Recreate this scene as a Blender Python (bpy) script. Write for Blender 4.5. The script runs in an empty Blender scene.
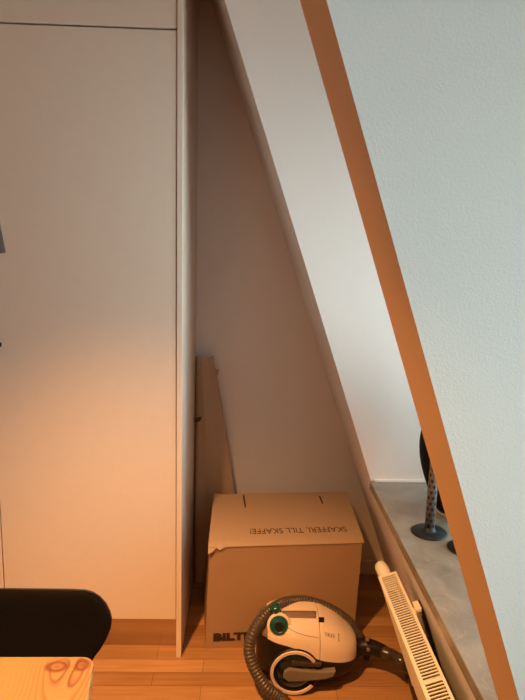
import bpy, bmesh, math, random
from mathutils import Vector, Matrix, noise
random.seed(4)
S = bpy.context.scene
COL = S.collection
PI = math.pi
R = math.radians

# ------------------------------------------------------------------ camera
F_PX, H = 600.0, 1.5
yaw, pit, rol = R(1.9), R(10.23), R(1.58)
W_ = Vector((math.sin(yaw)*math.cos(pit), math.cos(yaw)*math.cos(pit), -math.sin(pit)))
r0 = Vector((math.cos(yaw), -math.sin(yaw), 0)); u0 = r0.cross(W_)
R_ = r0*math.cos(rol) + u0*math.sin(rol)
U_ = -r0*math.sin(rol) + u0*math.cos(rol)
CAM = Vector((0, 0, H))
cd = bpy.data.cameras.new('camera'); cam = bpy.data.objects.new('camera', cd); COL.objects.link(cam)
m = Matrix((R_, U_, -W_)).transposed().to_4x4(); m.translation = CAM
cam.matrix_world = m
cd.sensor_fit = 'VERTICAL'; cd.sensor_height = 35.0; cd.lens = 35.0*F_PX/700.0
cd.clip_start = .02
S.camera = cam

def at(px, py, X=None, Y=None, Z=None):
    """point of the place seen at a pixel, on the plane X, Y or Z = const"""
    d = W_ + R_*((px-262.5)/F_PX) - U_*((py-350)/F_PX)
    for i, v in enumerate((X, Y, Z)):
        if v is not None:
            return CAM + d*((v-CAM[i])/d[i])

# ------------------------------------------------------------------ materials
def mat(name, col, rough=.5, metal=0., bump=None, coat=0., spec=.5, trans=0., emit=None):
    M = bpy.data.materials.new(name); M.use_nodes = True
    nt = M.node_tree; b = nt.nodes['Principled BSDF']
    b.inputs['Base Color'].default_value = (*col, 1)
    b.inputs['Roughness'].default_value = rough
    b.inputs['Metallic'].default_value = metal
    b.inputs['Coat Weight'].default_value = coat
    b.inputs['Specular IOR Level'].default_value = spec
    if emit:
        b.inputs['Emission Color'].default_value = (*emit[0], 1); b.inputs['Emission Strength'].default_value = emit[1]
    tc = nt.nodes.new('ShaderNodeTexCoord')
    n = nt.nodes.new('ShaderNodeTexNoise'); n.inputs['Scale'].default_value = bump[0] if bump else 30
    n.inputs['Detail'].default_value = 4
    nt.links.new(tc.outputs['Object'], n.inputs['Vector'])
    # a slight mottling of the surface colour
    mix = nt.nodes.new('ShaderNodeMix'); mix.data_type = 'RGBA'; mix.blend_type = 'MULTIPLY'
    mix.inputs[0].default_value = .06
    mix.inputs[6].default_value = (*col, 1); nt.links.new(n.outputs['Fac'], mix.inputs[7])
    nt.links.new(mix.outputs[2], b.inputs['Base Color'])
    if bump:
        bp = nt.nodes.new('ShaderNodeBump'); bp.inputs['Strength'].default_value = bump[1]; bp.inputs['Distance'].default_value = bump[2]
        nt.links.new(n.outputs['Fac'], bp.inputs['Height']); nt.links.new(bp.outputs[0], b.inputs['Normal'])
    return M

class NT:
    """small node helper"""
    def __init__(s, M): s.nt = M.node_tree; s.b = s.nt.nodes['Principled BSDF']
    def n(s, t, **k):
        x = s.nt.nodes.new(t)
        for a, v in k.items(): setattr(x, a, v)
        return x
    def l(s, a, b): s.nt.links.new(a, b)
    def math(s, op, a, b=None, c=None):
        x = s.n('ShaderNodeMath', operation=op)
        for i, v in enumerate((a, b, c)):
            if v is None: continue
            if isinstance(v, (int, float)): x.inputs[i].default_value = v
            else: s.l(v, x.inputs[i])
        return x.outputs[0]
    def ramp(s, fac, stops):
        x = s.n('ShaderNodeValToRGB'); cr = x.color_ramp
        while len(cr.elements) < len(stops): cr.elements.new(.5)
        for e, (p, c) in zip(cr.elements, stops): e.position = p; e.color = (*c, 1)
        s.l(fac, x.inputs[0]); return x.outputs[0]
    def mix(s, fac, a, b, mode='MIX'):
        x = s.n('ShaderNodeMix', data_type='RGBA', blend_type=mode)
        for i, v in ((0, fac), (6, a), (7, b)):
            if isinstance(v, (int, float)): x.inputs[i].default_value = v
            elif isinstance(v, tuple): x.inputs[i].default_value = (*v, 1)
            else: s.l(v, x.inputs[i])
        return x.outputs[2]

WALL = mat('white_paint', (.85, .80, .77), .75, bump=(260, .25, .0012))
PLASTER = mat('rough_plaster_paint', (.66, .70, .69), .8, bump=(300, .35, .0012))
WALL2 = mat('bounce_cutting_ochre', (.40, .30, .21), .8)  # unseen walls, made dark and warm to cut daylight bounce
CEIL = mat('ceiling_paint', (.55, .46, .37), .8)  # unseen ceiling, toned down against the same daylight bounce
PIERLIT = mat('lamplit_pier_paint', (.74, .49, .27), .55, bump=(200, .1, .0006))  # pier front: the warm lamplight is put into this orange
SKIRT = mat('skirting_paint', (.75, .70, .64), .5)
LACQ = mat('cabinet_lacquer', (.76, .65, .555), .42)
CARC = mat('cabinet_carcass', (.55, .5, .45), .6)
PLINTH = mat('brushed_metal', (.55, .45, .34), .22, metal=1.0)
BLACK = mat('black_lacquer', (.006, .005, .005), .18, coat=.0, spec=.35)
STEEL = mat('chrome', (.6, .6, .6), .2, metal=1)
RAD = mat('radiator_enamel', (.86, .80, .70), .35)
RADIN = mat('radiator_inside', (.20, .17, .13), .6)
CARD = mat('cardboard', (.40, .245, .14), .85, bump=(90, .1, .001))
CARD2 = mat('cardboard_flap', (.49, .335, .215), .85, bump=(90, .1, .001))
CARDK = mat('brown_card_sheet', (.48, .33, .225), .85)
INK = mat('printed_ink', (.035, .018, .012), .7)
PEN = mat('pen_ink', (.07, .045, .03), .8)
SHELL = mat('beige_gloss_plastic', (.80, .64, .50), .2, coat=.3)
SMOKE = mat('smoky_plastic', (.22, .15, .11), .15, coat=.4)
VBLK = mat('vacuum_black_plastic', (.012, .009, .008), .4, spec=.3)
TEAL = mat('teal_gloss_plastic', (.005, .075, .062), .15, coat=.4)
DTEAL = mat('dark_teal_plastic', (.004, .014, .013), .25, coat=.3)
RING = mat('cream_ring', (.72, .56, .44), .35)
GREYP = mat('grey_brown_plastic', (.20, .16, .12), .35)
HOSE = mat('hose_plastic', (.075, .052, .038), .42)
HPIPE = mat('hose_pipe_gloss', (.05, .035, .027), .25)
BASEB = mat('dark_base', (.010, .013, .018), .5, spec=.3)
WICK = mat('black_ribbed', (.010, .009, .008), .7, spec=.2)
RIMG = mat('grey_rim', (.35, .35, .35), .35)
SHADE = mat('lampshade_black', (.02, .018, .018), .45)
SHIN = mat('lampshade_inside', (.75, .62, .45), .5)
CAULK = mat('white_sealant', (.9, .9, .88), .4)
WFR = mat('window_white', (.8, .8, .8), .4)

# oak parquet
OAK = mat('oak_parquet', (.4, .2, .08), .38)
t = NT(OAK); tc = t.n('ShaderNodeTexCoord')
mp = t.n('ShaderNodeMapping'); mp.inputs['Location'].default_value = (.118, .029, 0); t.l(tc.outputs['Object'], mp.inputs[0])
br = t.n('ShaderNodeTexBrick', offset=.37, offset_frequency=2, squash=1.0)
for k, v in dict(Scale=1.0).items(): br.inputs[k].default_value = v
br.inputs['Brick Width'].default_value = .46; br.inputs['Row Height'].default_value = .066
br.inputs['Mortar Size'].default_value = .0007; br.inputs['Mortar Smooth'].default_value = .1
br.inputs['Color1'].default_value = (0, 0, 0, 1); br.inputs['Color2'].default_value = (1, 1, 1, 1); br.inputs['Mortar'].default_value = (.5, .5, .5, 1)
t.l(mp.outputs[0], br.inputs['Vector'])
ng = t.n('ShaderNodeTexNoise'); ng.inputs['Scale'].default_value = 1; ng.inputs['Detail'].default_value = 6
mg = t.n('ShaderNodeMapping'); mg.inputs['Scale'].default_value = (5, 70, 1); t.l(tc.outputs['Object'], mg.inputs[0]); t.l(mg.outputs[0], ng.inputs['Vector'])
base = t.ramp(br.outputs['Color'], [(0, (.36, .18, .075)), (.5, (.45, .235, .10)), (1, (.60, .34, .16))])
grain = t.ramp(ng.outputs['Fac'], [(.3, (.72, .66, .6)), (.65, (1, 1, 1))])
c = t.mix(.8, base, grain, 'MULTIPLY')
c = t.mix(br.outputs['Fac'], c, (.10, .05, .02))
t.l(c, t.b.inputs['Base Color'])

# grey marbled stone
STONE = mat('grey_stone', (.4, .4, .38), .13)
t = NT(STONE); tc = t.n('ShaderNodeTexCoord')
n1 = t.n('ShaderNodeTexNoise'); n1.inputs['Scale'].default_value = 9; n1.inputs['Detail'].default_value = 8; n1.inputs['Distortion'].default_value = .8
t.l(tc.outputs['Object'], n1.inputs['Vector'])
n2 = t.n('ShaderNodeTexNoise'); n2.inputs['Scale'].default_value = 6; n2.inputs['Detail'].default_value = 3; n2.inputs['Distortion'].default_value = 2
t.l(tc.outputs['Object'], n2.inputs['Vector'])
c1 = t.ramp(n1.outputs['Fac'], [(.3, (.17, .16, .138)), (.7, (.265, .245, .205))])
v = t.math('ABSOLUTE', t.math('SUBTRACT', n2.outputs['Fac'], .5))
vein = t.ramp(v, [(0, (1, 1, 1)), (.012, (0, 0, 0))])
c2 = t.mix(t.math('MULTIPLY', vein, .10), c1, (.6, .58, .53))
t.l(c2, t.b.inputs['Base Color'])

# ------------------------------------------------------------------ mesh helpers
def obj(name, bm, material, parent=None, smooth=False, bevel=0, kind=None, keep_loc=False):
    me = bpy.data.meshes.new(name)
    bmesh.ops.recalc_face_normals(bm, faces=bm.faces[:])
    bm.to_mesh(me); bm.free()
    mats = material if isinstance(material, (list, tuple)) else [material]
    for x in mats: me.materials.append(x)
    if smooth:
        for p in me.polygons: p.use_smooth = True
    o = bpy.data.objects.new(name, me); COL.objects.link(o)
    if parent is not None:
        o.parent = parent
        o.matrix_parent_inverse = parent_inv(parent)
    if bevel:
        b = o.modifiers.new('bevel', 'BEVEL'); b.width = bevel; b.segments = 2; b.limit_method = 'ANGLE'; b.angle_limit = R(40)
    if kind: o['kind'] = kind
    return o

def parent_inv(p):
    m = Matrix.Identity(4); q = p
    chain = []
    while q is not None: chain.append(q); q = q.parent
    for q in reversed(chain):
        m = m @ q.matrix_parent_inverse @ (Matrix.Translation(q.location) @ q.rotation_euler.to_matrix().to_4x4())
    return m.inverted()

def thing(name, label, cat, loc=(0, 0, 0), rz=0, group=None):
    o = bpy.data.objects.new(name, None); COL.objects.link(o)
    o.empty_display_size = .05
    o.location = loc; o.rotation_euler = (0, 0, rz)
    o['label'] = label; o['category'] = cat
    if group: o['group'] = group
    return o

def tag(o, label, cat, group=None):
    o['label'] = label; o['category'] = cat
    if group: o['group'] = group
    return o

def bx(bm, x0, x1, y0, y1, z0, z1, M=None, mi=0):
    vs = [bm.verts.new((x, y, z)) for x in (x0, x1) for y in (y0, y1) for z in (z0, z1)]
    if M is not None:
        for v in vs: v.co = M @ v.co
    fs = [bm.faces.new([vs[i] for i in f]) for f in ((0, 1, 3, 2), (4, 6, 7, 5), (0, 4, 5, 1), (2, 3, 7, 6), (0, 2, 6, 4), (1, 5, 7, 3))]
    for f in fs: f.material_index = mi
    return bm

def box(*a, **k): return bx(bmesh.new(), *a, **k)

def prism_y(poly, y0, y1, bm=None):
    bm = bm or bmesh.new()
    a = [bm.verts.new((x, y0, z)) for x, z in poly]; b = [bm.verts.new((x, y1, z)) for x, z in poly]
    bm.faces.new(a); bm.faces.new(b[::-1]); n = len(poly)
    for i in range(n): bm.faces.new((a[i], b[i], b[(i+1) % n], a[(i+1) % n]))
    return bm

def frame_of(d):
    d = d.normalized(); up = Vector((0, 0, 1)) if abs(d.z) < .9 else Vector((0, 1, 0))
    a = d.cross(up).normalized(); return a, d.cross(a).normalized()

def sweep(pts, rad, n=14, bm=None, cap=True):
    """tube along points; rad number or function of index"""
    bm = bm or bmesh.new(); rings = []
    a = None
    for i, p in enumerate(pts):
        d = (pts[min(i+1, len(pts)-1)] - pts[max(i-1, 0)]).normalized()
        if a is None: a, b = frame_of(d)
        else: a = (a - d*a.dot(d)).normalized(); b = d.cross(a)
        r = rad(i) if callable(rad) else rad
        rings.append([bm.verts.new(p + a*math.cos(2*PI*k/n)*r + b*math.sin(2*PI*k/n)*r) for k in range(n)])
    for i in range(len(rings)-1):
        for k in range(n): bm.faces.new((rings[i][k], rings[i][(k+1) % n], rings[i+1][(k+1) % n], rings[i+1][k]))
    if cap: bm.faces.new(rings[0][::-1]); bm.faces.new(rings[-1])
    return bm

def lathe(prof, c=(0, 0, 0), axis=Vector((0, 0, 1)), n=40, bm=None, a0=0, a1=2*PI):
    """prof: (radius, height) list about an axis through c"""
    bm = bm or bmesh.new(); a, b = frame_of(axis); ax = axis.normalized(); c = Vector(c)
    full = abs(a1-a0-2*PI) < 1e-6; N = n if full else n+1
    rings = []
    for r, h in prof:
        if r < 1e-6: rings.append([bm.verts.new(c+ax*h)])
        else: rings.append([bm.verts.new(c+ax*h+a*r*math.cos(a0+(a1-a0)*k/n)+b*r*math.sin(a0+(a1-a0)*k/n)) for k in range(N)])
    for i in range(len(rings)-1):
        p, q = rings[i], rings[i+1]
        for k in range(n):
            k2 = (k+1) % N
            if len(p) == 1 and len(q) == 1: continue
            if len(p) == 1: bm.faces.new((p[0], q[k], q[k2]))
            elif len(q) == 1: bm.faces.new((p[k], p[k2], q[0]))
            else: bm.faces.new((p[k], p[k2], q[k2], q[k]))
    return bm

def catmull(P, step):
    out = []; P = [Vector(p) for p in P]
    Q = [2*P[0]-P[1]] + P + [2*P[-1]-P[-2]]
    for i in range(1, len(Q)-2):
        n = max(2, int((Q[i+1]-Q[i]).length/step))
        for k in range(n):
            s = k/n
            out.append(.5*((2*Q[i]) + (Q[i+1]-Q[i-1])*s + (2*Q[i-1]-5*Q[i]+4*Q[i+1]-Q[i+2])*s*s + (3*Q[i]-Q[i-1]-3*Q[i+1]+Q[i+2])*s**3))
    out.append(P[-1]); return out

def solid_sheet(grid, thick):
    """grid[i][j] of Vectors -> thickened sheet"""
    bm = bmesh.new(); ni, nj = len(grid), len(grid[0])
    def nrm(i, j):
        a = grid[min(i+1, ni-1)][j]-grid[max(i-1, 0)][j]; b = grid[i][min(j+1, nj-1)]-grid[i][max(j-1, 0)]
        return a.cross(b).normalized()
    A = [[bm.verts.new(grid[i][j]+nrm(i, j)*thick/2) for j in range(nj)] for i in range(ni)]
    B = [[bm.verts.new(grid[i][j]-nrm(i, j)*thick/2) for j in range(nj)] for i in range(ni)]
    for i in range(ni-1):
        for j in range(nj-1):
            bm.faces.new((A[i][j], A[i+1][j], A[i+1][j+1], A[i][j+1])); bm.faces.new((B[i][j], B[i][j+1], B[i+1][j+1], B[i+1][j]))
    for i in range(ni-1):
        for j in (0, nj-1): bm.faces.new((A[i][j], A[i+1][j], B[i+1][j], B[i][j]))
    for j in range(nj-1):
        for i in (0, ni-1): bm.faces.new((A[i][j], A[i][j+1], B[i][j+1], B[i][j]))
    return bm

def text_mesh(name, s, size, material, parent, M, bold=0., sx=1., depth=.0006, space=1.):
    cu = bpy.data.curves.new('t', 'FONT'); cu.body = s; cu.size = size; cu.offset = bold; cu.space_character = space
    cu.extrude = depth/2; cu.resolution_u = 3
    o = bpy.data.objects.new('t', cu); COL.objects.link(o)
    dg = bpy.context.evaluated_depsgraph_get(); dg.update()
    me = bpy.data.meshes.new_from_object(o.evaluated_get(dg))
    bpy.data.objects.remove(o)
    xs = [v.co.x for v in me.vertices]; x0 = min(xs); x1 = max(xs); y0 = min(v.co.y for v in me.vertices); y1 = max(v.co.y for v in me.vertices)
    for v in me.vertices:
        v.co.x = (v.co.x-x0)/(x1-x0)*sx
        v.co.y = (v.co.y-y0)/(y1-y0)*size
        v.co = M @ v.co
    me.materials.clear(); me.materials.append(material)
    q = bpy.data.objects.new(name, me); COL.objects.link(q)
    q.parent = parent; q.matrix_parent_inverse = parent_inv(parent)
    return q

# ------------------------------------------------------------------ the room
KB, KS, KO = 2.54, -.351, .696        # end wall Y; slope X = KS*Z + KO
def sx(z): return KS*z + KO
ZC = 2.55; XO = 1.06; ZS = .70; TS = .028; ZH = 2.36
Y1, YP1, YP0, YN = 1.94, .83, .69, -.62
def struct(name, bm, m, **k): return obj(name, bm, m, kind='structure', **k)

struct('floor', box(-2.7, 1.25, -2.7, 2.7, -.1, 0), OAK)
struct('ceiling', box(-2.7, 1.25, -2.7, 2.7, ZC, ZC+.1), CEIL)
struct('wall_back', box(-2.6, sx(0)+.02, KB, KB+.1, 0, ZC), WALL)
struct('wall_left', box(-2.7, -2.6, -2.6, KB, 0, ZC), WALL2)
struct('wall_front', box(-2.6, 1.25, -2.7, -2.6, 0, ZC), WALL2)
struct('wall_right', prism_y([(sx(0), 0), (sx(ZC), ZC), (XO+.1, ZC), (XO+.1, 0)], Y1, KB), WALL)
struct('wall_right', prism_y([(sx(0), 0), (sx(ZS-TS), ZS-TS), (XO+.1, ZS-TS), (XO+.1, 0)], YN, Y1), WALL)
struct('wall_right', prism_y([(sx(ZH), ZH), (sx(ZC), ZC), (XO+.1, ZC), (XO+.1, ZH)], YN, Y1), WALL)
struct('wall_right', prism_y([(sx(0), 0), (sx(ZC), ZC), (XO+.1, ZC), (XO+.1, 0)], -2.6, YN), WALL)
# the pier between the two window recesses, its front face coloured as if lamplit
d = .012
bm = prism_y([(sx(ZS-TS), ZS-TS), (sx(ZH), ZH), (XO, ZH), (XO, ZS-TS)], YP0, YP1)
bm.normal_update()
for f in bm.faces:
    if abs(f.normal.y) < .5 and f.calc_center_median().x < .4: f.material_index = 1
struct('wall_right', bm, [PLASTER, PIERLIT])
# lintels above the windows
ZW = 1.90
for (a, b) in ((YP1, Y1), (YN, YP0)):
    struct('wall_right', box(XO, XO+.1, a, b, ZW, ZH), WALL)
struct('wall_right', box(XO, XO+.1, YP0, YP1, ZS-TS, ZH), WALL)
struct('baseboard_back', box(-.2, sx(.07)-.001, KB-.014, KB-.0005, 0, .07), SKIRT, bevel=.003)
struct('trim_1', box(sx(ZS)+.012, XO, Y1-.007, Y1-.0005, ZS+.0002, ZS+.007), CAULK)
# windows
PANE = bpy.data.materials.new('window_glass'); PANE.use_nodes = True
nt = PANE.node_tree; nt.nodes.clear()
o_ = nt.nodes.new('ShaderNodeOutputMaterial'); mx = nt.nodes.new('ShaderNodeMixShader'); tr = nt.nodes.new('ShaderNodeBsdfTransparent'); gl = nt.nodes.new('ShaderNodeBsdfGlossy')
gl.inputs['Roughness'].default_value = 0; fr = nt.nodes.new('ShaderNodeFresnel'); fr.inputs[0].default_value = 1.45
nt.links.new(fr.outputs[0], mx.inputs[0]); nt.links.new(tr.outputs[0], mx.inputs[1]); nt.links.new(gl.outputs[0], mx.inputs[2]); nt.links.new(mx.outputs[0], o_.inputs[0])
for i, (a, b) in enumerate(((YP1, Y1), (YN, YP0))):
    bm = bmesh.new(); w = .055
    bx(bm, XO-.03, XO+.05, a, a+w, ZS, ZW); bx(bm, XO-.03, XO+.05, b-w, b, ZS, ZW)
    bx(bm, XO-.03, XO+.05, a+w, b-w, ZS, ZS+w); bx(bm, XO-.03, XO+.05, a+w, b-w, ZW-w, ZW)
    f = struct('window_%d' % (i+1), bm, WFR)
    obj('pane', box(XO+.01, XO+.014, a+w, b-w, ZS+w, ZW-w), PANE, f)
# stone sills
for (a, b, lb) in ((YP1, Y1, 'long grey polished stone window sill holding the black stands'), (YN, YP0, None)):
    o = obj('window_sill', prism_y([(sx(ZS)-.004, ZS-TS), (sx(ZS)-.004, ZS), (XO-.03, ZS), (XO-.03, ZS-TS)], a+.0005, b-.0005), STONE, bevel=.002)
    if lb: tag(o, lb, 'window sill')
    else: o.name = 'trim_2'; o['kind'] = 'structure'

# ------------------------------------------------------------------ tall cabinets
YF = 1.963; YB = KB-.003
def cabinet(x0, x1, side_panel, label):
    t = thing('tall_cabinet', label, 'cabinet', ((x0+x1)/2, YF, 0))
    bm = bmesh.new(); xi = x1
    bx(bm, x0+.001, xi-.001, YF+.022, YB, .15, ZC-.03)
    obj('carcass', bm, CARC, t)
    g = .0016
    dr = obj('door', box(x0+g, xi-g, YF, YF+.019, .152, 2.121), LACQ, t, bevel=.0012)
    kx = x0+.030
    kb = lathe([(0, -.024), (.007, -.024), (.010, -.020), (.010, -.014), (.005, -.010), (.005, 0), (0, 0)], (kx, YF, 1.147), Vector((0, 1, 0)), 20)
    o = obj('door_knob', kb, BLACK, dr, smooth=True); o['label'] = 'small dark knob'
    obj('upper_door', box(x0+g, xi-g, YF, YF+.019, 2.1265, ZC-.03), LACQ, t, bevel=.0012)
    obj('plinth', box(x0+.001, xi-.001, 2.026, 2.04, 0, .1495), PLINTH, t)
    if side_panel:
        obj('side_panel', box(x1+.0005, x1+.0185, YF-.003, YB, .0, ZC-.03), LACQ, t, bevel=.001)
    return t
cabinet(-.825, -.2195, True, 'tall white flat-fronted kitchen cabinet with side panel beside the cardboard box')
cabinet(-1.431, -.8255, False, 'tall white cabinet at far left, cut by the edge behind the black chair')

# ------------------------------------------------------------------ dining table (pine)
P0 = at(95, 656, Z=.74)
ta = R(.5)
PINE = mat('knotty_pine', (.75, .45, .15), .33)
t = NT(PINE); tc = t.n('ShaderNodeTexCoord'); sp = t.n('ShaderNodeSeparateXYZ')
nz = t.n('ShaderNodeTexNoise'); nz.inputs['Scale'].default_value = 5; nz.inputs['Detail'].default_value = 2; t.l(tc.outputs['Object'], nz.inputs['Vector'])
t.l(tc.outputs['Object'], sp.inputs[0]); Xn, Yn = sp.outputs[0], sp.outputs[1]
Mt = Matrix.Translation((P0.x, P0.y, 0)) @ Matrix.Rotation(-ta*-1, 4, 'Z')
Mi = Mt.inverted()
def loc(px, py):
    q = Mi @ at(px, py, Z=.74); return q.x, q.y
phase = t.math('MULTIPLY', Xn, 80)
phase = t.math('ADD', phase, t.math('MULTIPLY', t.math('SUBTRACT', nz.outputs['Fac'], .5), 5))
knot_m = None
for (px, py, rx, ry, amp) in ((57, 666.5, .027, .0190, 3.4), (82, 665, .0170, .0200, -4.2)):
    kx, ky = loc(px, py)
    dx = t.math('DIVIDE', t.math('SUBTRACT', Xn, kx), rx); dy = t.math('DIVIDE', t.math('SUBTRACT', Yn, ky), ry)
    dd = t.math('SQRT', t.math('ADD', t.math('MULTIPLY', dx, dx), t.math('MULTIPLY', dy, dy)))
    dn = t.math('ADD', dd, t.math('MULTIPLY', t.math('SUBTRACT', nz.outputs['Fac'], .5), .35))
    # growth lines swerve round the knot and trail off towards the near side
    dy2 = t.math('MULTIPLY', dy, t.math('ADD', t.math('MULTIPLY', t.math('LESS_THAN', dy, 0), -.62), 1))
    de = t.math('ADD', t.math('MULTIPLY', dx, dx), t.math('MULTIPLY', dy2, dy2))
    g = t.math('EXPONENT', t.math('MULTIPLY', de, -.28))
    phase = t.math('ADD', phase, t.math('MULTIPLY', g, amp))
    k = t.ramp(dn, [(0, (.7, .7, .7)), (.35, (.35, .35, .35)), (.62, (1, 1, 1)), (.78, (.6, .6, .6)), (1.0, (0, 0, 0))])
    knot_m = k if knot_m is None else t.mix(1.0, knot_m, k, 'LIGHTEN')
saw = t.math('FRACT', phase)
line = t.ramp(saw, [(0, (0, 0, 0)), (.5, (.1, .1, .1)), (.85, (1, 1, 1)), (1, (0, 0, 0))])
nf = t.n('ShaderNodeTexNoise'); mf = t.n('ShaderNodeMapping'); mf.inputs['Scale'].default_value = (160, 6, 1); t.l(tc.outputs['Object'], mf.inputs[0]); t.l(mf.outputs[0], nf.inputs['Vector']); nf.inputs['Scale'].default_value = 1
nb = t.n('ShaderNodeTexNoise'); nb.inputs['Scale'].default_value = 4; t.l(tc.outputs['Object'], nb.inputs['Vector'])
strength = t.ramp(nb.outputs['Fac'], [(.35, (.5, .5, .5)), (.6, (1, 1, 1))])
kxm, kym = loc(70, 676)
me_ = t.math('EXPONENT', t.math('MULTIPLY', t.math('POWER', t.math('DIVIDE', t.math('SUBTRACT', Xn, kxm), .055), 2), -1))
strength = t.math('MULTIPLY', strength, t.math('ADD', t.math('MULTIPLY', me_, 1.1), .15))
c = t.mix(t.math('MULTIPLY', line, strength), (.37, .195, .07), (.13, .042, .012))
c = t.mix(t.math('MULTIPLY', nf.outputs['Fac'], .35), c, (.29, .14, .045))
c = t.mix(knot_m, c, (.14, .04, .012))
t.l(c, t.b.inputs['Base Color'])

tb = thing('dining_table', 'knotty pine dining table with rounded corner at lower left, in front of black chair', 'table', (P0.x, P0.y, 0), 0)
tb.rotation_euler = (0, 0, ta)
bm = bmesh.new(); TL, TW, TH = 1.25, .80, .028
rr = .022; poly = []
for cx, cy, a0 in ((-rr, -rr, 0), (-TL+rr, -rr, 90), (-TL+rr, -TW+rr, 180), (-rr, -TW+rr, 270)):
    for k in range(7):
        a = R(a0+90*k/6); poly.append((cx+rr*math.cos(a), cy+rr*math.sin(a)))
poly = [(x-y*math.tan(R(7.2))*(1 if x > -TL/2 else 0), y) for x, y in poly]
lo = [bm.verts.new((x, y, .74-TH)) for x, y in poly]; hi = [bm.verts.new((x, y, .74)) for x, y in poly]
bm.faces.new(hi); bm.faces.new(lo[::-1])
for i in range(len(poly)): bm.faces.new((lo[i], lo[(i+1) % len(poly)], hi[(i+1) % len(poly)], hi[i]))
def local(name, bm, m, parent, **k):
    o = obj(name, bm, m, parent, **k); o.matrix_parent_inverse = Matrix.Identity(4); return o
local('tabletop', bm, PINE, tb, bevel=.004)
bm = bmesh.new()
for a in ((-TL+.08, -.08, -.105, -.085), (-TL+.08, -.08, -TW+.085, -TW+.105)): bx(bm, a[0], a[1], a[2], a[3], .63, .74-TH)
bx(bm, -.105, -.085, -TW+.1, -.1, .63, .74-TH); bx(bm, -TL+.085, -TL+.105, -TW+.1, -.1, .63, .74-TH)
local('apron', bm, PINE, tb)
for x in (-.036, -TL+.036):
    for y in (-.036, -TW+.036):
        local('leg', box(x-.025, x+.025, y-.025, y+.025, 0, .74-TH), PINE, tb, bevel=.004)

# ------------------------------------------------------------------ black chair
CXc, CYc = -.51, 1.14
ch = thing('dining_chair', 'black moulded chair with rounded backrest pushed in behind the pine table', 'chair', (CXc, 1.0, 0))
# backrest outline: half width at height z
edge = [(.44, .15), (.50, .155), (.55, .17)]
for (px, py) in ((95, 656), (101, 648), (107, 638), (111, 628), (112, 619), (110, 611), (106, 603), (100, 596.5), (93, 592), (85, 589.8), (72, 589.2)):
    z = .7
    for _ in range(4):
        q = at(px, py, Y=CYc+(z-.60)*.22); z = q.z
    edge.append((q.z, q.x-CXc))
ztop = edge[-1][0]
def halfw(z):
    for (a, p), (b, q) in zip(edge, edge[1:]):
        if z <= b: return p+(q-p)*(z-a)/(b-a)
    return edge[-1][1]
zs = sorted([.44+.02*i for i in range(int((edge[3][0]-.44)/.02)+1)] + [a+(b-a)*k/3 for (a, _), (b, _) in zip(edge[3:], edge[4:]) for k in (1, 2)] + [e[0] for e in edge[3:]])
grid = []
for z in zs:
    hw = halfw(z); row = []
    for j in range(21):
        s = -1+2*j/20; x = s*hw
        y = CYc + (z-.60)*.22 - .02*x*x
        if z < .54: y -= (.54-z)**2*3.4
        row.append(Vector((CXc+x, y, z)))
    grid.append(row)
obj('backrest', solid_sheet(grid, .009), BLACK, ch, smooth=True, bevel=.002)
grid = []
for i in range(17):
    v = i/16; y = CYc-.065-.37*v; row = []
    hw = .15+.025*math.sin(min(1, v*1.5)*PI/2) - .05*max(0, v-.85)/.15
    for j in range(17):
        s = -1+2*j/16; x = s*hw
        row.append(Vector((CXc+x, y, .45 - .012*(1-s*s)*math.sin(v*PI) - .02*max(0, v-.8)/.2 - .002)))
    grid.append(row)
obj('seat', solid_sheet(grid, .01), BLACK, ch, smooth=True)
for sxn in (-1, 1):
    for syn in (-1, 1):
        top = Vector((CXc+sxn*.07, .93+syn*.06, .425)); mid = Vector((CXc+sxn*.16, .93+syn*.15, .405)); ft = Vector((CXc+sxn*.215, .93+syn*.21, .006))
        P = catmull([top, mid, mid.lerp(ft, .12), ft], .02)
        obj('leg', sweep(P, .007, 10), STEEL, ch, smooth=True)
obj('seat_mount', box(CXc-.09, CXc+.09, .85, 1.01, .418, .432), STEEL, ch, bevel=.003)

# ------------------------------------------------------------------ pendant lamp over the table
LY = .40; LX = at(4.3, 254, Y=LY).x-.1062
LZ = at(4.3, 254, Y=LY).z
lp = thing('pendant_lamp', 'black conical pendant lampshade at the left edge over the table', 'lamp', (LX, LY, LZ))
prof = [(.100, 0), (.084, .115), (.072, .13), (.02, .142), (0, .142)]
o = obj('lampshade', lathe(prof, (LX, LY, LZ), n=64), [SHADE], lp, smooth=True)
sm = o.modifiers.new('solid', 'SOLIDIFY'); sm.thickness = .002; sm.offset = -1
o = obj('lampshade_lining', lathe([(.098, .001), (.082, .113), (.070, .127), (.02, .139), (0, .139)], (LX, LY, LZ), n=64), SHIN, lp, smooth=True)
o['label'] = 'pale inside of the shade'
obj('lamp_socket', lathe([(0, .10), (.018, .10), (.018, .138), (0, .138)], (LX, LY, LZ), n=20), SHADE, lp, smooth=True)
BULB = mat('lit_bulb', (1, .8, .5), .4, emit=((1, .5, .17), 8))
obj('bulb', lathe([(0, .035), (.015, .038), (.025, .050), (.028, .065), (.022, .085), (.012, .10)], (LX, LY, LZ), n=24), BULB, lp, smooth=True)
obj('cable', sweep([Vector((LX, LY, LZ+.141)), Vector((LX, LY, ZC))], .003, 8), SHADE, lp)

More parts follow.
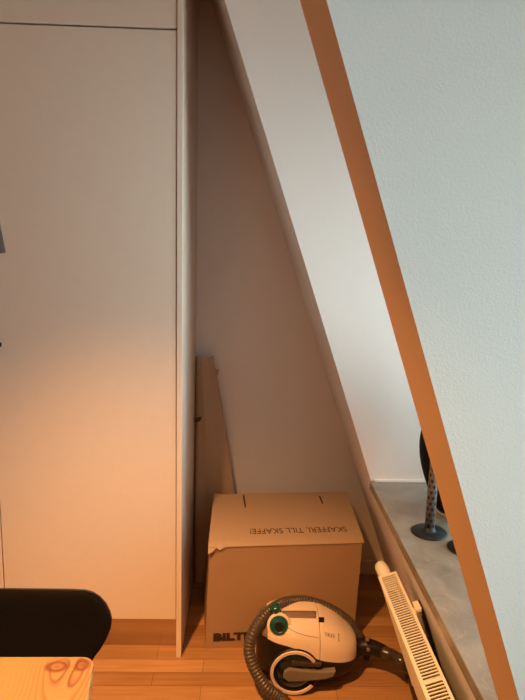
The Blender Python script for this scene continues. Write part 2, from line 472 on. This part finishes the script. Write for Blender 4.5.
# ------------------------------------------------------------------ cardboard box
A = Vector((-.117, 2.008, 0)); rot = R(4.6)
bxt = thing('moving_box', 'closed brown cardboard box with handwriting on its lid, behind the vacuum cleaner', 'box', tuple(A), 0)
bxt.rotation_euler = (0, 0, rot)
BW, BD, BH = .565, .395, .409
Mb = Matrix.Translation(A) @ Matrix.Rotation(rot, 4, 'Z')
bm = bmesh.new(); NX, NZ = 14, 12
def side(u0, v0, u1, v1, bulge):
    """one gently bulging board of the box"""
    g = []
    for i in range(NX+1):
        row = []
        for j in range(NZ+1):
            s, z = i/NX, j/NZ
            x = u0+(u1-u0)*s; y = v0+(v1-v0)*s
            nx, ny = (v1-v0), -(u1-u0); L = math.hypot(nx, ny)
            bb = bulge*math.sin(PI*s)*math.sin(PI*z)
            tx = .006*z if u0 == 0 or True else 0
            row.append(Vector((x+nx/L*bb + .013*z + .032*y/BD*z, y+ny/L*bb, z*BH*(1+.02*y/BD))))
        g.append(row)
    vs = [[bm.verts.new(p) for p in r] for r in g]
    for i in range(NX):
        for j in range(NZ): bm.faces.new((vs[i][j], vs[i+1][j], vs[i+1][j+1], vs[i][j+1]))
side(0, 0, BW, 0, .006); side(BW, 0, BW, BD, .002); side(BW, BD, 0, BD, .004); side(0, BD, 0, 0, .004)
bmesh.ops.remove_doubles(bm, verts=bm.verts[:], dist=.0005)
bv = [bm.verts.new(p) for p in ((0.001, .001, .001), (BW-.001, .001, .001), (BW-.001, BD-.001, .001), (.001, BD-.001, .001))]; bm.faces.new(bv[::-1])
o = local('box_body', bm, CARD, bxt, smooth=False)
sm = o.modifiers.new('solid', 'SOLIDIFY'); sm.thickness = .003; sm.offset = -1
def lidz(x, y): return BH + .0035 + .022*y/BD + .006*max(0, 1-x/.03)*(y/BD)
# lid flap with torn near-left corner and two slots at the rear
def flap(x0, x1, y0, y1, dz, torn):
    g = []
    for i in range(41):
        row = []
        for j in range(13):
            s = i/40; x = x0+(x1-x0)*s; yy0 = y0
            if torn and x < .05: yy0 = y0 - .006 + .004*math.sin(x*330) - (.006 if x < .02 else 0)
            if torn and .05 <= x < .06: yy0 = y0-.002
            y = yy0+(y1-yy0)*j/12
            drop = max(0, -(y))*1.1 if y < 0 else 0
            row.append(Vector((x+.013+.032*max(0, y)/BD, y, lidz(x, y)+dz-drop)))
        g.append(row)
    return solid_sheet(g, .003)
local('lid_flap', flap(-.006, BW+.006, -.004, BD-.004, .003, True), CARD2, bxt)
for (px, py0, py1) in ((243.5, 495.5, 506.5), (319.5, 496, 503)):
    a = Mb.inverted() @ at(px, py0, Z=BH+.028); b = Mb.inverted() @ at(px, py1, Z=BH+.028)
    y0, y1 = sorted((a.y, b.y)); y1 = min(y1, BD-.006)
    z0 = lidz(.2, y0)+.0047; z1 = lidz(.2, y1)+.0047
    bm = bmesh.new(); q = [bm.verts.new(p) for p in ((a.x-.003, y0, z0), (a.x+.003, y0, z0), (a.x+.004, y1, z1), (a.x-.004, y1, z1))]; bm.faces.new(q)
    local('flap_slot', bm, INK, bxt)['label'] = 'dark slot cut in the lid'
# handwriting, upside down as seen from the front
a = Mb.inverted() @ at(250, 532, Z=BH+.012); b = Mb.inverted() @ at(348, 532, Z=BH+.012)
yb = (a.y+b.y)/2+.036
slope = math.atan(.022/BD)
Mtx = Mb @ Matrix.Translation((b.x, yb, lidz(.3, yb)+.0050)) @ Matrix.Rotation(slope, 4, 'X') @ Matrix.Rotation(PI, 4, 'Z')
o = text_mesh('handwriting', "SKAFFERI, TILL SKAFFE!", .043, PEN, bxt, Mtx, bold=0, sx=b.x-a.x)
o['label'] = 'thin pen handwriting'
# printed brand at the foot of the front
a = Mb.inverted() @ at(213.5, 636, Y=2.01)
Mtx = Mb @ Matrix.Translation((.030, -.0022, .033)) @ Matrix.Rotation(PI/2, 4, 'X')
text_mesh('printed_lettering', "BILTEMA", .031, INK, bxt, Mtx, bold=.0017, sx=.235, depth=.003)['label'] = 'bold dark brown print'

# ------------------------------------------------------------------ folded cardboard leaning in the corner
cs = thing('cardboard_sheet', 'tall folded brown cardboard leaning in the corner behind the box', 'cardboard', (-.12, 2.48, 0))
g = []
topz = 1.010
for i in range(31):
    s = i/30; z = .004+(topz-.004)*s
    xr = -.126 + (1-s)*.155 + (.012*math.sin(s*PI)); xl = -.199
    yb = 2.465 + .045*s
    prof = [(xl+.004, yb+.018), (xl+.001, yb+.004), (xl+.006, yb-.012), (xl+.014, yb-.018), (xl+(xr-xl)*.35, yb-.024), (xl+(xr-xl)*.7, yb-.020), (xr-.004, yb-.008), (xr, yb), (xr-.004, yb+.012)]
    g.append([Vector((x, y, z + (0.006*(x-xl)/(xr-xl) if i == 30 else 0))) for x, y in prof])
o = obj('card_sheet', solid_sheet(g, .003), CARDK, cs)
bm = bmesh.new()
def tri(pts, th=.003):
    v = [bm.verts.new(p) for p in pts]; w_ = [bm.verts.new(Vector(p)+Vector((0, th, 0))) for p in pts]; n = len(v)
    bm.faces.new(v); bm.faces.new(w_[::-1])
    for i in range(n): bm.faces.new((v[i], v[(i+1) % n], w_[(i+1) % n], w_[i]))
tri([at(212, 367, Y=2.50), at(219, 370, Y=2.50), at(217.5, 376, Y=2.50), at(214.5, 381, Y=2.50)])
o = obj('card_tab', bm, CARDK, cs); bm = bmesh.new()
tri([at(194, 418.5, Y=2.447), at(202, 416.5, Y=2.447), at(200.5, 421, Y=2.447), at(195, 423.5, Y=2.447)], .002)
o = obj('tape_tab', bm, HOSE, cs); o['label'] = 'small dark tab'

# ------------------------------------------------------------------ radiator
ZR = .50
rx0 = at(379, 577, Z=ZR).x-.002; rad_from = len(bpy.data.objects)
rad_before = set(bpy.data.objects); rx1 = rx0+.056; ry1 = 1.675; ry0 = .35
ra = thing('radiator', 'white panel radiator with slotted top grille under the stone sill', 'radiator', ((rx0+rx1)/2, (ry0+ry1)/2, .10))
zb = .09
bm = bmesh.new(); nr = int((ry1-ry0-.03)/.0333)
# ribbed front panel: corrugated sheet facing the room
g = []
for i in range(nr*6+1):
    y = ry0+.015+(ry1-ry0-.03)*i/(nr*6); ph = (i % 6)/6
    off = .0 if ph < .5 else .006
    g.append([Vector((rx0+.003+(off if 0 < j < 5 else 0), y, z)) for j, z in enumerate((zb, zb+.025, zb+.035, ZR-.04, ZR-.03, ZR-.004))])
obj('front_panel', solid_sheet(g, .002), RAD, ra)
obj('side_cover', box(rx0, rx1, ry1-.004, ry1, zb+.01, ZR-.004), RAD, ra, bevel=.0015)
obj('side_cover', box(rx0, rx1, ry0, ry0+.004, zb+.01, ZR-.004), RAD, ra, bevel=.0015)
bm = bmesh.new(); ty0, ty1 = ry0, ry1
e = .008
bx(bm, rx0-.001, rx0+e, ty0, ty1, ZR-.004, ZR); bx(bm, rx1-e+.002, rx1+.001, ty0, ty1, ZR-.004, ZR)
bx(bm, rx0-.001, rx0+.001, ty0, ty1, ZR-.016, ZR-.004); bx(bm, rx1-.001, rx1+.001, ty0, ty1, ZR-.016, ZR-.004)
y = ty1
bx(bm, rx0+e, rx1-e+.002, ty1-.012, ty1, ZR-.004, ZR)
p = .0104; cnt = 0; y = ty1-.012
brk = at(425, 686, Z=ZR).y
k = 0
while y-p > ty0+.01:
    y -= p
    w = .0036
    if y+w > brk > y-p: w = .012
    bx(bm, rx0+e, rx1-e+.002, y, y+w, ZR-.003, ZR-.0004)
bx(bm, rx0+e, rx1-e+.002, ty0, ty0+.012, ZR-.004, ZR)
obj('top_grille', bm, RAD, ra)
g = []
nf = 90
for i in range(nf*2+1):
    yy = ry0+.02+(ry1-ry0-.04)*i/(nf*2)
    g.append([Vector((rx0+.010+(.028 if i % 2 else 0), yy, z)) for z in (zb+.03, ZR-.045)])
obj('convector_fins', solid_sheet(g, .001), RADIN, ra)
obj('back_panel', box(rx1-.010, rx1-.007, ry0+.015, ry1-.015, zb, ZR-.03), RADIN, ra)
# thermostat head at the far end
c0 = Vector(((rx0+rx1)/2-.004, ry1+.002, ZR-.022))
bm = lathe([(0, 0), (.012, 0), (.012, .010), (.019, .014), (.021, .045), (.0205, .062), (.017, .073), (.010, .078), (0, .079)], c0, Vector((-.05, 1, .12)), 28)
o = obj('thermostat_head', bm, RAD, ra, smooth=True)
# the whole panel leans with the sloping wall
tilt = Matrix.Translation((rx0, 0, ZR)) @ Matrix.Rotation(-math.atan(-KS), 4, 'Y') @ Matrix.Translation((-rx0, 0, -ZR))
for o in bpy.data.objects:
    if o.parent == ra: o.data.transform(tilt)
def ribs(px, z): return 0
for by in (1.50, .62):
    for (dz, nm) in ((-.030, 'wall_bracket'), (-.34, 'wall_bracket')):
        bm = bx(bmesh.new(), rx1-.008, rx1+.034, by-.014, by+.014, ZR+dz, ZR+dz+.012)
        o = obj(nm, bm, RAD, ra, bevel=.002); o.data.transform(tilt)
    bm = bx(bmesh.new(), rx1+.020, rx1+.028, by-.02, by+.02, ZR-.37, ZR-.006)
    o = obj('bracket_rail', bm, VBLK, ra, bevel=.001); o.data.transform(tilt)  # rail coloured black to carry the dark shadow below the bracket
    bm = bx(bmesh.new(), rx1+.006, rx1+.024, by-.020, by+.020, ZR-.016, ZR-.004)
    o = obj('bracket_clip', bm, RAD, ra, bevel=.003); o.data.transform(tilt)
# supply pipe from the valve down to the floor
bot = c0.x+.07
pA = tilt @ (c0+Vector((0, .010, -.008)))
obj('supply_pipe', sweep(catmull([pA, pA+Vector((.02, .004, -.06)), Vector((pA.x+.14, pA.y+.006, .05)), Vector((pA.x+.142, pA.y+.006, .0))], .02), .007, 12), RAD, ra, smooth=True)

# ------------------------------------------------------------------ black stands on the sill
DOT = mat('dotted_grey_metal', (.2, .18, .17), .45, metal=.1)
t = NT(DOT); tc = t.n('ShaderNodeTexCoord'); sp = t.n('ShaderNodeSeparateXYZ'); t.l(tc.outputs['Object'], sp.inputs[0])
ang = t.math('MULTIPLY', t.math('ARCTAN2', sp.outputs[1], sp.outputs[0]), 6/(2*PI))
zz = t.math('MULTIPLY', sp.outputs[2], 60)
row = t.math('FLOOR', zz)
a2 = t.math('ADD', ang, t.math('MULTIPLY', t.math('MODULO', row, 2), .5))
fa = t.math('SUBTRACT', t.math('FRACT', t.math('ADD', a2, 8)), .5); fz = t.math('SUBTRACT', t.math('FRACT', zz), .5)
dd = t.math('SQRT', t.math('ADD', t.math('MULTIPLY', fa, fa), t.math('MULTIPLY', fz, fz)))
t.l(t.ramp(dd, [(.25, (.012, .012, .012)), (.31, (.20, .175, .165))]), t.b.inputs['Base Color'])
def stand(x, y, label):
    t = thing('display_stand', label, 'stand', (x, y, ZS), 0, 'dotted posts on black discs')
    local('base', lathe([(0, .0003), (.050, .0003), (.051, .002), (.048, .0045), (.024, .007), (.015, .010), (.0145, .018), (0, .018)], (0, 0, 0), n=48), BASEB, t, smooth=True)
    local('post', lathe([(0, .018), (.0135, .018), (.0128, .25), (.008, .262), (0, .264)], (0, 0, 0), n=28), DOT, t, smooth=True)
    return t
q = at(429, 532.5, Z=ZS); stand(q.x, q.y, 'dark disc stand with grey dotted post, on the sill left of the orange pier')
q = at(466.5, 549, Z=ZS); stand(q.x, q.y, 'dark disc base on the sill, mostly hidden by the orange pier')
# ribbed black vessel behind
YV = 1.70
XV = at(452, 505, Y=YV).x
pf = []
pts = [(438, 511), (433, 500), (427, 484), (422.5, 466), (421.3, 450), (423, 436), (427, 422), (434, 405), (443, 392)]
ctrl = []
for (px, py) in pts:
    q = at(px, py, Y=YV); ctrl.append((XV-q.x, q.z-ZS))
zz0 = ctrl[0][1]
ctrl = [(max(.01, r), max(.0, z-zz0)+.010) for r, z in ctrl]
fine = catmull([Vector((r, z, 0)) for r, z in ctrl], .0035)
bm = bmesh.new()
for i, p in enumerate(fine): pf.append((p.x + (.0024 if i % 2 else -.0018), p.y))
pf = [(0, .008), (pf[0][0]-.004, .008)] + pf + [(pf[-1][0]-.006, pf[-1][1]-.002), (.012, .03), (0, .03)]
ve = thing('ribbed_vase', 'black ribbed round vase on the sill behind the dotted post', 'vase', (XV, YV, ZS))
local('vase_body', lathe(pf, (0, 0, 0), n=56), WICK, ve, smooth=False)
o = local('vase_foot', lathe([(0, .0003), (ctrl[0][0]+.002, .0003), (ctrl[0][0]+.003, .006), (ctrl[0][0]-.001, .0085), (0, .0085)], (0, 0, 0), n=48), RIMG, ve, smooth=True)
o['label'] = 'thin grey foot ring'

# ------------------------------------------------------------------ vacuum cleaner
vc = thing('vacuum_cleaner', 'beige and black canister vacuum cleaner with teal dial in front of the cardboard box', 'vacuum cleaner', (.23, 1.87, 0))
YN_, YC_ = 1.79, 1.872
xs_t = [(256, 628), (263, 618), (273, 612), (285, 609.5), (300, 608.5), (317, 610), (328, 614.5), (337, 619.5), (345, 625.5), (353, 632.5), (359.5, 643), (362, 656)]
xs_s = [(256, 640), (266, 641), (276, 643), (288, 645), (302, 649.5), (312, 655), (320.5, 658.5), (335, 661.5), (349, 664), (358, 665.5), (362, 665)]
def interp(tab, x):
    if x <= tab[0][0]: return tab[0][1]
    for (a, p), (b, q) in zip(tab, tab[1:]):
        if x <= b: return p+(q-p)*(x-a)/(b-a)
    return tab[-1][1]
top = [(at(a, b, Y=YC_+.01).x, at(a, b, Y=YC_+.01).z) for a, b in xs_t]
seam = [(at(a, b, Y=YN_).x, at(a, b, Y=YN_).z) for a, b in xs_s]
# lower outline
low_px = [(249, 655), (256, 676), (268, 688), (285, 694), (305, 693), (325, 685), (345, 680), (358, 674), (363, 667)]
low = [(at(a, b, Y=YN_+.02).x, max(.012, at(a, b, Y=YN_+.02).z)) for a, b in low_px]
XA, XB = top[0][0], seam[-1][0]-.004
def smooth_tab(tab):
    P = catmull([Vector((a, b, 0)) for a, b in tab], .004); return [(p.x, p.y) for p in P]
top, seam, low = smooth_tab(top), smooth_tab(seam), smooth_tab(low)
def halfwid(x):
    s = (x-XA)/(XB-XA); s = min(1, max(0, s))
    return .026 + .086*(1-abs(2*s-1)**3.2)**.5 if True else 0
def ring(x, upper, n=22, grow=0.):
    zt, zsn, zl = interp(top, x), interp(seam, x), interp(low, x)
    w = halfwid(x)+grow; out = []
    zt = max(zt, zsn+.004)
    for k in range(n+1):
        a = PI*k/n; c, s = math.cos(a), math.sin(a)
        yy = -w*math.copysign(abs(c)**.72, c)
        if upper: z = zsn + (zt-zsn+grow)*abs(s)**.85
        else: z = zsn - (zsn-zl+grow)*abs(s)**.6
        out.append(Vector((x, 1.892+yy, z)))
    return out
def loft(x0, x1, upper, n=60, grow=0.):
    bm = bmesh.new(); rows = []
    for i in range(n+1):
        rows.append([bm.verts.new(p) for p in ring(x0+(x1-x0)*i/n, upper, grow=grow)])
    for i in range(n):
        for k in range(len(rows[0])-1): bm.faces.new((rows[i][k], rows[i+1][k], rows[i+1][k+1], rows[i][k+1]))
    for rw in (rows[0], rows[-1]): bm.faces.new(rw)
    return bm
seam_x = at(320, 640, Y=1.80).x; lid_x = at(268, 630, Y=1.80).x
obj('front_cover', loft(lid_x, seam_x-.0008, True), SHELL, vc, smooth=True)
obj('rear_cover', loft(seam_x+.0008, XB, True, 30), SHELL, vc, smooth=True)
obj('nose_cover', loft(XA, lid_x-.0004, True, 14, -.002), SMOKE, vc, smooth=True)['label'] = 'dark translucent nose'
obj('chassis', loft(XA+.003, XB+.006, False, 60), VBLK, vc, smooth=True)
obj('inner_body', loft(XA+.004, XB-.004, True, 50, -.004), VBLK, vc, smooth=True)
# surface finder on the shell, near side
def surf(px, py):
    best = None
    for i in range(120):
        Yq = 1.775+.001*i; q = at(px, py, Y=Yq)
        if not (XA < q.x < XB): continue
        w = halfwid(q.x); zt, zsn = interp(top, q.x), interp(seam, q.x)
        c = abs((1.892-Yq)/w)
        if c > 1: continue
        s = (1-(c**(1/.72))**2)**.5
        if q.z <= zsn+(zt-zsn)*s**.85+.0003: return q
    return at(px, py, Y=1.80)
def nrm(px, py):
    a, b, c_ = surf(px, py), surf(px+3, py), surf(px, py-3)
    n_ = (b-a).cross(c_-a).normalized()
    if n_.y > 0: n_ = -n_
    return n_
# smoked glossy panel along the top of the front cover
g = []
for i in range(17):
    s = i/16; px = 283+(316-283)*s; r = []
    for j in range(5):
        py = 610.5 + .8*(1-s) + j*(7.0*(1 if s > .12 else .6))/4 + 1.0*s*s
        q = surf(px, py); r.append(q + nrm(px, py)*.0012)
    g.append(r)
obj('display_strip', solid_sheet(g, .0014), SMOKE, vc, smooth=True)['label'] = 'smoky brown window strip'
# contour line of the handle recess
P = [surf(a, b)+nrm(a, b)*.0004 for a, b in ((283, 622), (290, 629), (298, 633), (308, 636), (319, 638))]
obj('groove', sweep(catmull(P, .004), .0009, 6), GREYP, vc)
# dial
q = surf(279, 625.5); nn = (Vector((-.05, -.92, .38))).normalized()
d_ = obj('dial', lathe([(0, -.012), (.032, -.012), (.033, .002), (.030, .012), (.021, .026), (.017, .027), (.015, .023), (0, .023)], q, nn, 36), TEAL, vc, smooth=True); d_['label'] = 'teal power dial'
obj('dial_centre', lathe([(0, .0235), (.0145, .0235), (.0145, .025), (0, .025)], q, nn, 24), VBLK, d_)
obj('dial_collar', lathe([(.031, -.006), (.041, -.006), (.041, .001), (.037, .004), (.031, .004)], q, nn, 36), SHELL, vc, smooth=True)
# teal lid catch on top
q = at(275.5, 610, Y=1.835)
cbm = lathe([(0, -.010), (.019, -.010), (.019, .006), (.014, .013), (0, .014)], q+Vector((0, .01, 0)), Vector((-.25, -.2, 1)), 24)
obj('lid_catch', cbm, TEAL, vc, smooth=True)['label'] = 'teal catch'
# dark square badge and tiny text
n0 = nrm(320, 619)
def patch(px0, py0, px1, py1, th, name, m):
    g = [[surf(px0+(px1-px0)*i/3, py0+(py1-py0)*j/3) + nrm(px0+(px1-px0)*i/3, py0+(py1-py0)*j/3)*.0012 for j in range(4)] for i in range(4)]
    return obj(name, solid_sheet(g, th), m, vc)
patch(318.5, 617.5, 324.0, 622.5, .001, 'badge', VBLK)['label'] = 'dark square badge'
bm = bmesh.new()
for (px, w, h) in ((325.6, .5, 5), (327, .5, 4), (328.4, .9, 3.2), (330, .5, 4.5), (331.6, .9, 3.6), (333.2, .6, 4.6), (334.6, .5, 4), (338.6, 1.0, 8)):
    c1 = surf(px, 634 - h/2 + (px-325)*.25); c2 = surf(px, 634 + h/2 + (px-325)*.25)
    n_ = nrm(px, 634); sweep([c1+n_*.0008, c2+n_*.0008], w*.0012, 5, bm)
obj('small_print', bm, VBLK, vc)['label'] = 'illegible dark model print'
# wheels
wc = at(294.5, 676, Y=1.772); WR = .086
wc.z = max(wc.z, WR+.001)
def wheel(yc, sgn):
    c_ = Vector((wc.x, yc, WR+.001)); ax = Vector((0, sgn, 0))
    w_ = obj('wheel', lathe([(0, -.03), (.074, -.03), (WR, -.022), (WR, -.004), (WR-.004, .0), (.076, .0), (.070, -.006), (0, -.006)], c_, ax, 56), VBLK, vc, smooth=True)
    return w_, c_, ax
w1, c_, ax = wheel(1.776, -1)
# light C-shaped ring, open towards the rear
bm = bmesh.new(); N = 56; rings = []
for k in range(N+1):
    a = R(33) + (R(322)-R(33))*k/N
    ring_ = []
    for (r, h) in ((.070, .000), (.0715, .005), (.080, .005), (.0815, .000)):
        ring_.append(bm.verts.new(c_+Vector((math.cos(a)*r, -h-.0003, math.sin(a)*r))))
    rings.append(ring_)
for i in range(N):
    for k in range(4): bm.faces.new((rings[i][k], rings[i+1][k], rings[i+1][(k+1) % 4], rings[i][(k+1) % 4]))
bm.faces.new(rings[0]); bm.faces.new(rings[-1])
obj('wheel_ring', bm, RING, w1, smooth=False)['label'] = 'cream C-shaped ring'
obj('wheel_hub', lathe([(0, .004), (.034, .004), (.045, .0), (.056, -.001), (.062, -.0065)], c_, ax, 40), DTEAL, w1, smooth=True)['label'] = 'dark teal hub'
wheel(2.000-.0, 1)
# grey spoke piece reaching from the hub to the rear
def slab(pts, y0, y1):
    bm = bmesh.new(); a = [bm.verts.new((p.x, y0, p.z)) for p in pts]; b = [bm.verts.new((p.x, y1, p.z)) for p in pts]; n = len(pts)
    bm.faces.new(a); bm.faces.new(b[::-1])
    for i in range(n): bm.faces.new((a[i], b[i], b[(i+1) % n], a[(i+1) % n]))
    return bm
pt = [at(a, b, Y=1.768) for a, b in ((284, 671), (290, 668), (300, 669.5), (318, 671), (336, 670.5), (333, 676), (325, 678.5), (305, 680.5), (288, 681), (283, 677))]
obj('pedal_lever', slab(pt, 1.762, 1.79), GREYP, vc, bevel=.004)['label'] = 'grey pedal lever across the wheel'
pt = [at(a, b, Y=1.765) for a, b in ((293, 662.5), (322, 664.5), (320, 667.5), (291, 666))]
obj('trim_bar', slab(pt, 1.765, 1.79), HPIPE, vc, bevel=.002)
# hose: swivel, pipe to the right under the radiator, round and back over the body
def A_(px, py, Y): return at(px, py, Y=Y)
sw = obj('hose_swivel', sweep(catmull([A_(353, 650, 1.90), A_(364, 646, 1.885), A_(374, 648, 1.875), A_(384, 652, 1.865)], .008), lambda i: .030-.0005*i, 20), VBLK, vc, smooth=True)
for (px, py) in ((367.5, 640.5), (368.5, 650.5)):
    bm = bmesh.new(); q = A_(px, py, 1.850); bx(bm, q.x-.006, q.x+.006, q.y-.001, q.y+.012, q.z-.005, q.z+.005)
    obj('swivel_button', bm, GREYP, sw, bevel=.002)
path_r = catmull([A_(381, 651, 1.866), A_(392, 656, 1.845), A_(403, 663, 1.80), at(411, 673, Z=.03), at(417, 690, Z=.026), at(421, 712, Z=.026), at(410, 745, Z=.026), at(370, 770, Z=.026), at(325, 745, Z=.026), at(296, 712, Z=.026)], .012)
ztop = .0
obj('hose_pipe', sweep(path_r, .0225, 18), HPIPE, vc, smooth=True)
path_l = catmull([at(298, 714, Z=.026), A_(281, 698.5, 1.715), A_(266, 687, 1.725), A_(254.5, 669, 1.745), A_(249, 650, 1.77), A_(253, 633, 1.80), A_(264, 616.5, 1.85), A_(280, 604.5, 1.905), A_(297, 601, 1.94), A_(314, 603, 1.945), A_(335, 612, 1.945), A_(350, 624, 1.945), A_(360, 638, 1.945), A_(368, 656, 1.945)], .0036)
path_l = [Vector((p.x, p.y, max(p.z, .026))) for p in path_l]
obj('hose', sweep(path_l, lambda i: .0196 if i % 3 else .0176, 18), HOSE, vc, smooth=False)['label'] = 'grey brown corrugated hose'
# small silver clip low on the nose
bm = bmesh.new(); q = A_(258.5, 674, 1.742)
bx(bm, q.x-.005, q.x-.001, q.y-.002, q.y+.01, q.z-.006, q.z+.006); bx(bm, q.x+.003, q.x+.007, q.y-.002, q.y+.01, q.z-.009, q.z+.003)
obj('clip', bm, STEEL, vc, bevel=.001)

# ------------------------------------------------------------------ light
def light(name, kind, energy, col, loc, **k):
    l = bpy.data.lights.new(name, kind); l.energy = energy; l.color = col
    for a, v in k.items(): setattr(l, a, v)
    o = bpy.data.objects.new(name, l); o.location = loc; COL.objects.link(o); return o
LAMP = (1, .455, .135)
light('pendant_bulb_light', 'POINT', 4, LAMP, (LX, LY, LZ+.02), shadow_soft_size=.02)
sp_ = light('ceiling_spot', 'SPOT', 420, LAMP, (-.553, .60, 2.48), shadow_soft_size=.05, spot_size=R(66), spot_blend=1.0)
sp_.rotation_euler = (Vector((-.27, 1.30, 0))-sp_.location).to_track_quat('-Z', 'Y').to_euler()
# unseen warm fill added to brighten the end wall and upper cabinet
light('warm_fill', 'POINT', 12, LAMP, (-1.2, -1.6, 1.1), shadow_soft_size=.15)
for (a, b) in ((YP1, Y1), (YN, YP0)):
    o = light('window_portal', 'AREA', 1, (1, 1, 1), (XO+.06, (a+b)/2, (ZS+ZW)/2), shape='RECTANGLE', size=ZW-ZS, size_y=b-a)
    o.rotation_euler = (0, PI/2, 0)
    o.data.cycles.is_portal = True
w = bpy.data.worlds.new('sky'); S.world = w; w.use_nodes = True
bg = w.node_tree.nodes['Background']; bg.inputs[0].default_value = (.83, 1.0, .99, 1); bg.inputs[1].default_value = 8.7

vs = S.view_settings
S.display_settings.display_device = 'sRGB'
vs.view_transform = 'Standard'; vs.look = 'None'; vs.gamma = 1; vs.use_curve_mapping = False
vs.exposure = 0.0
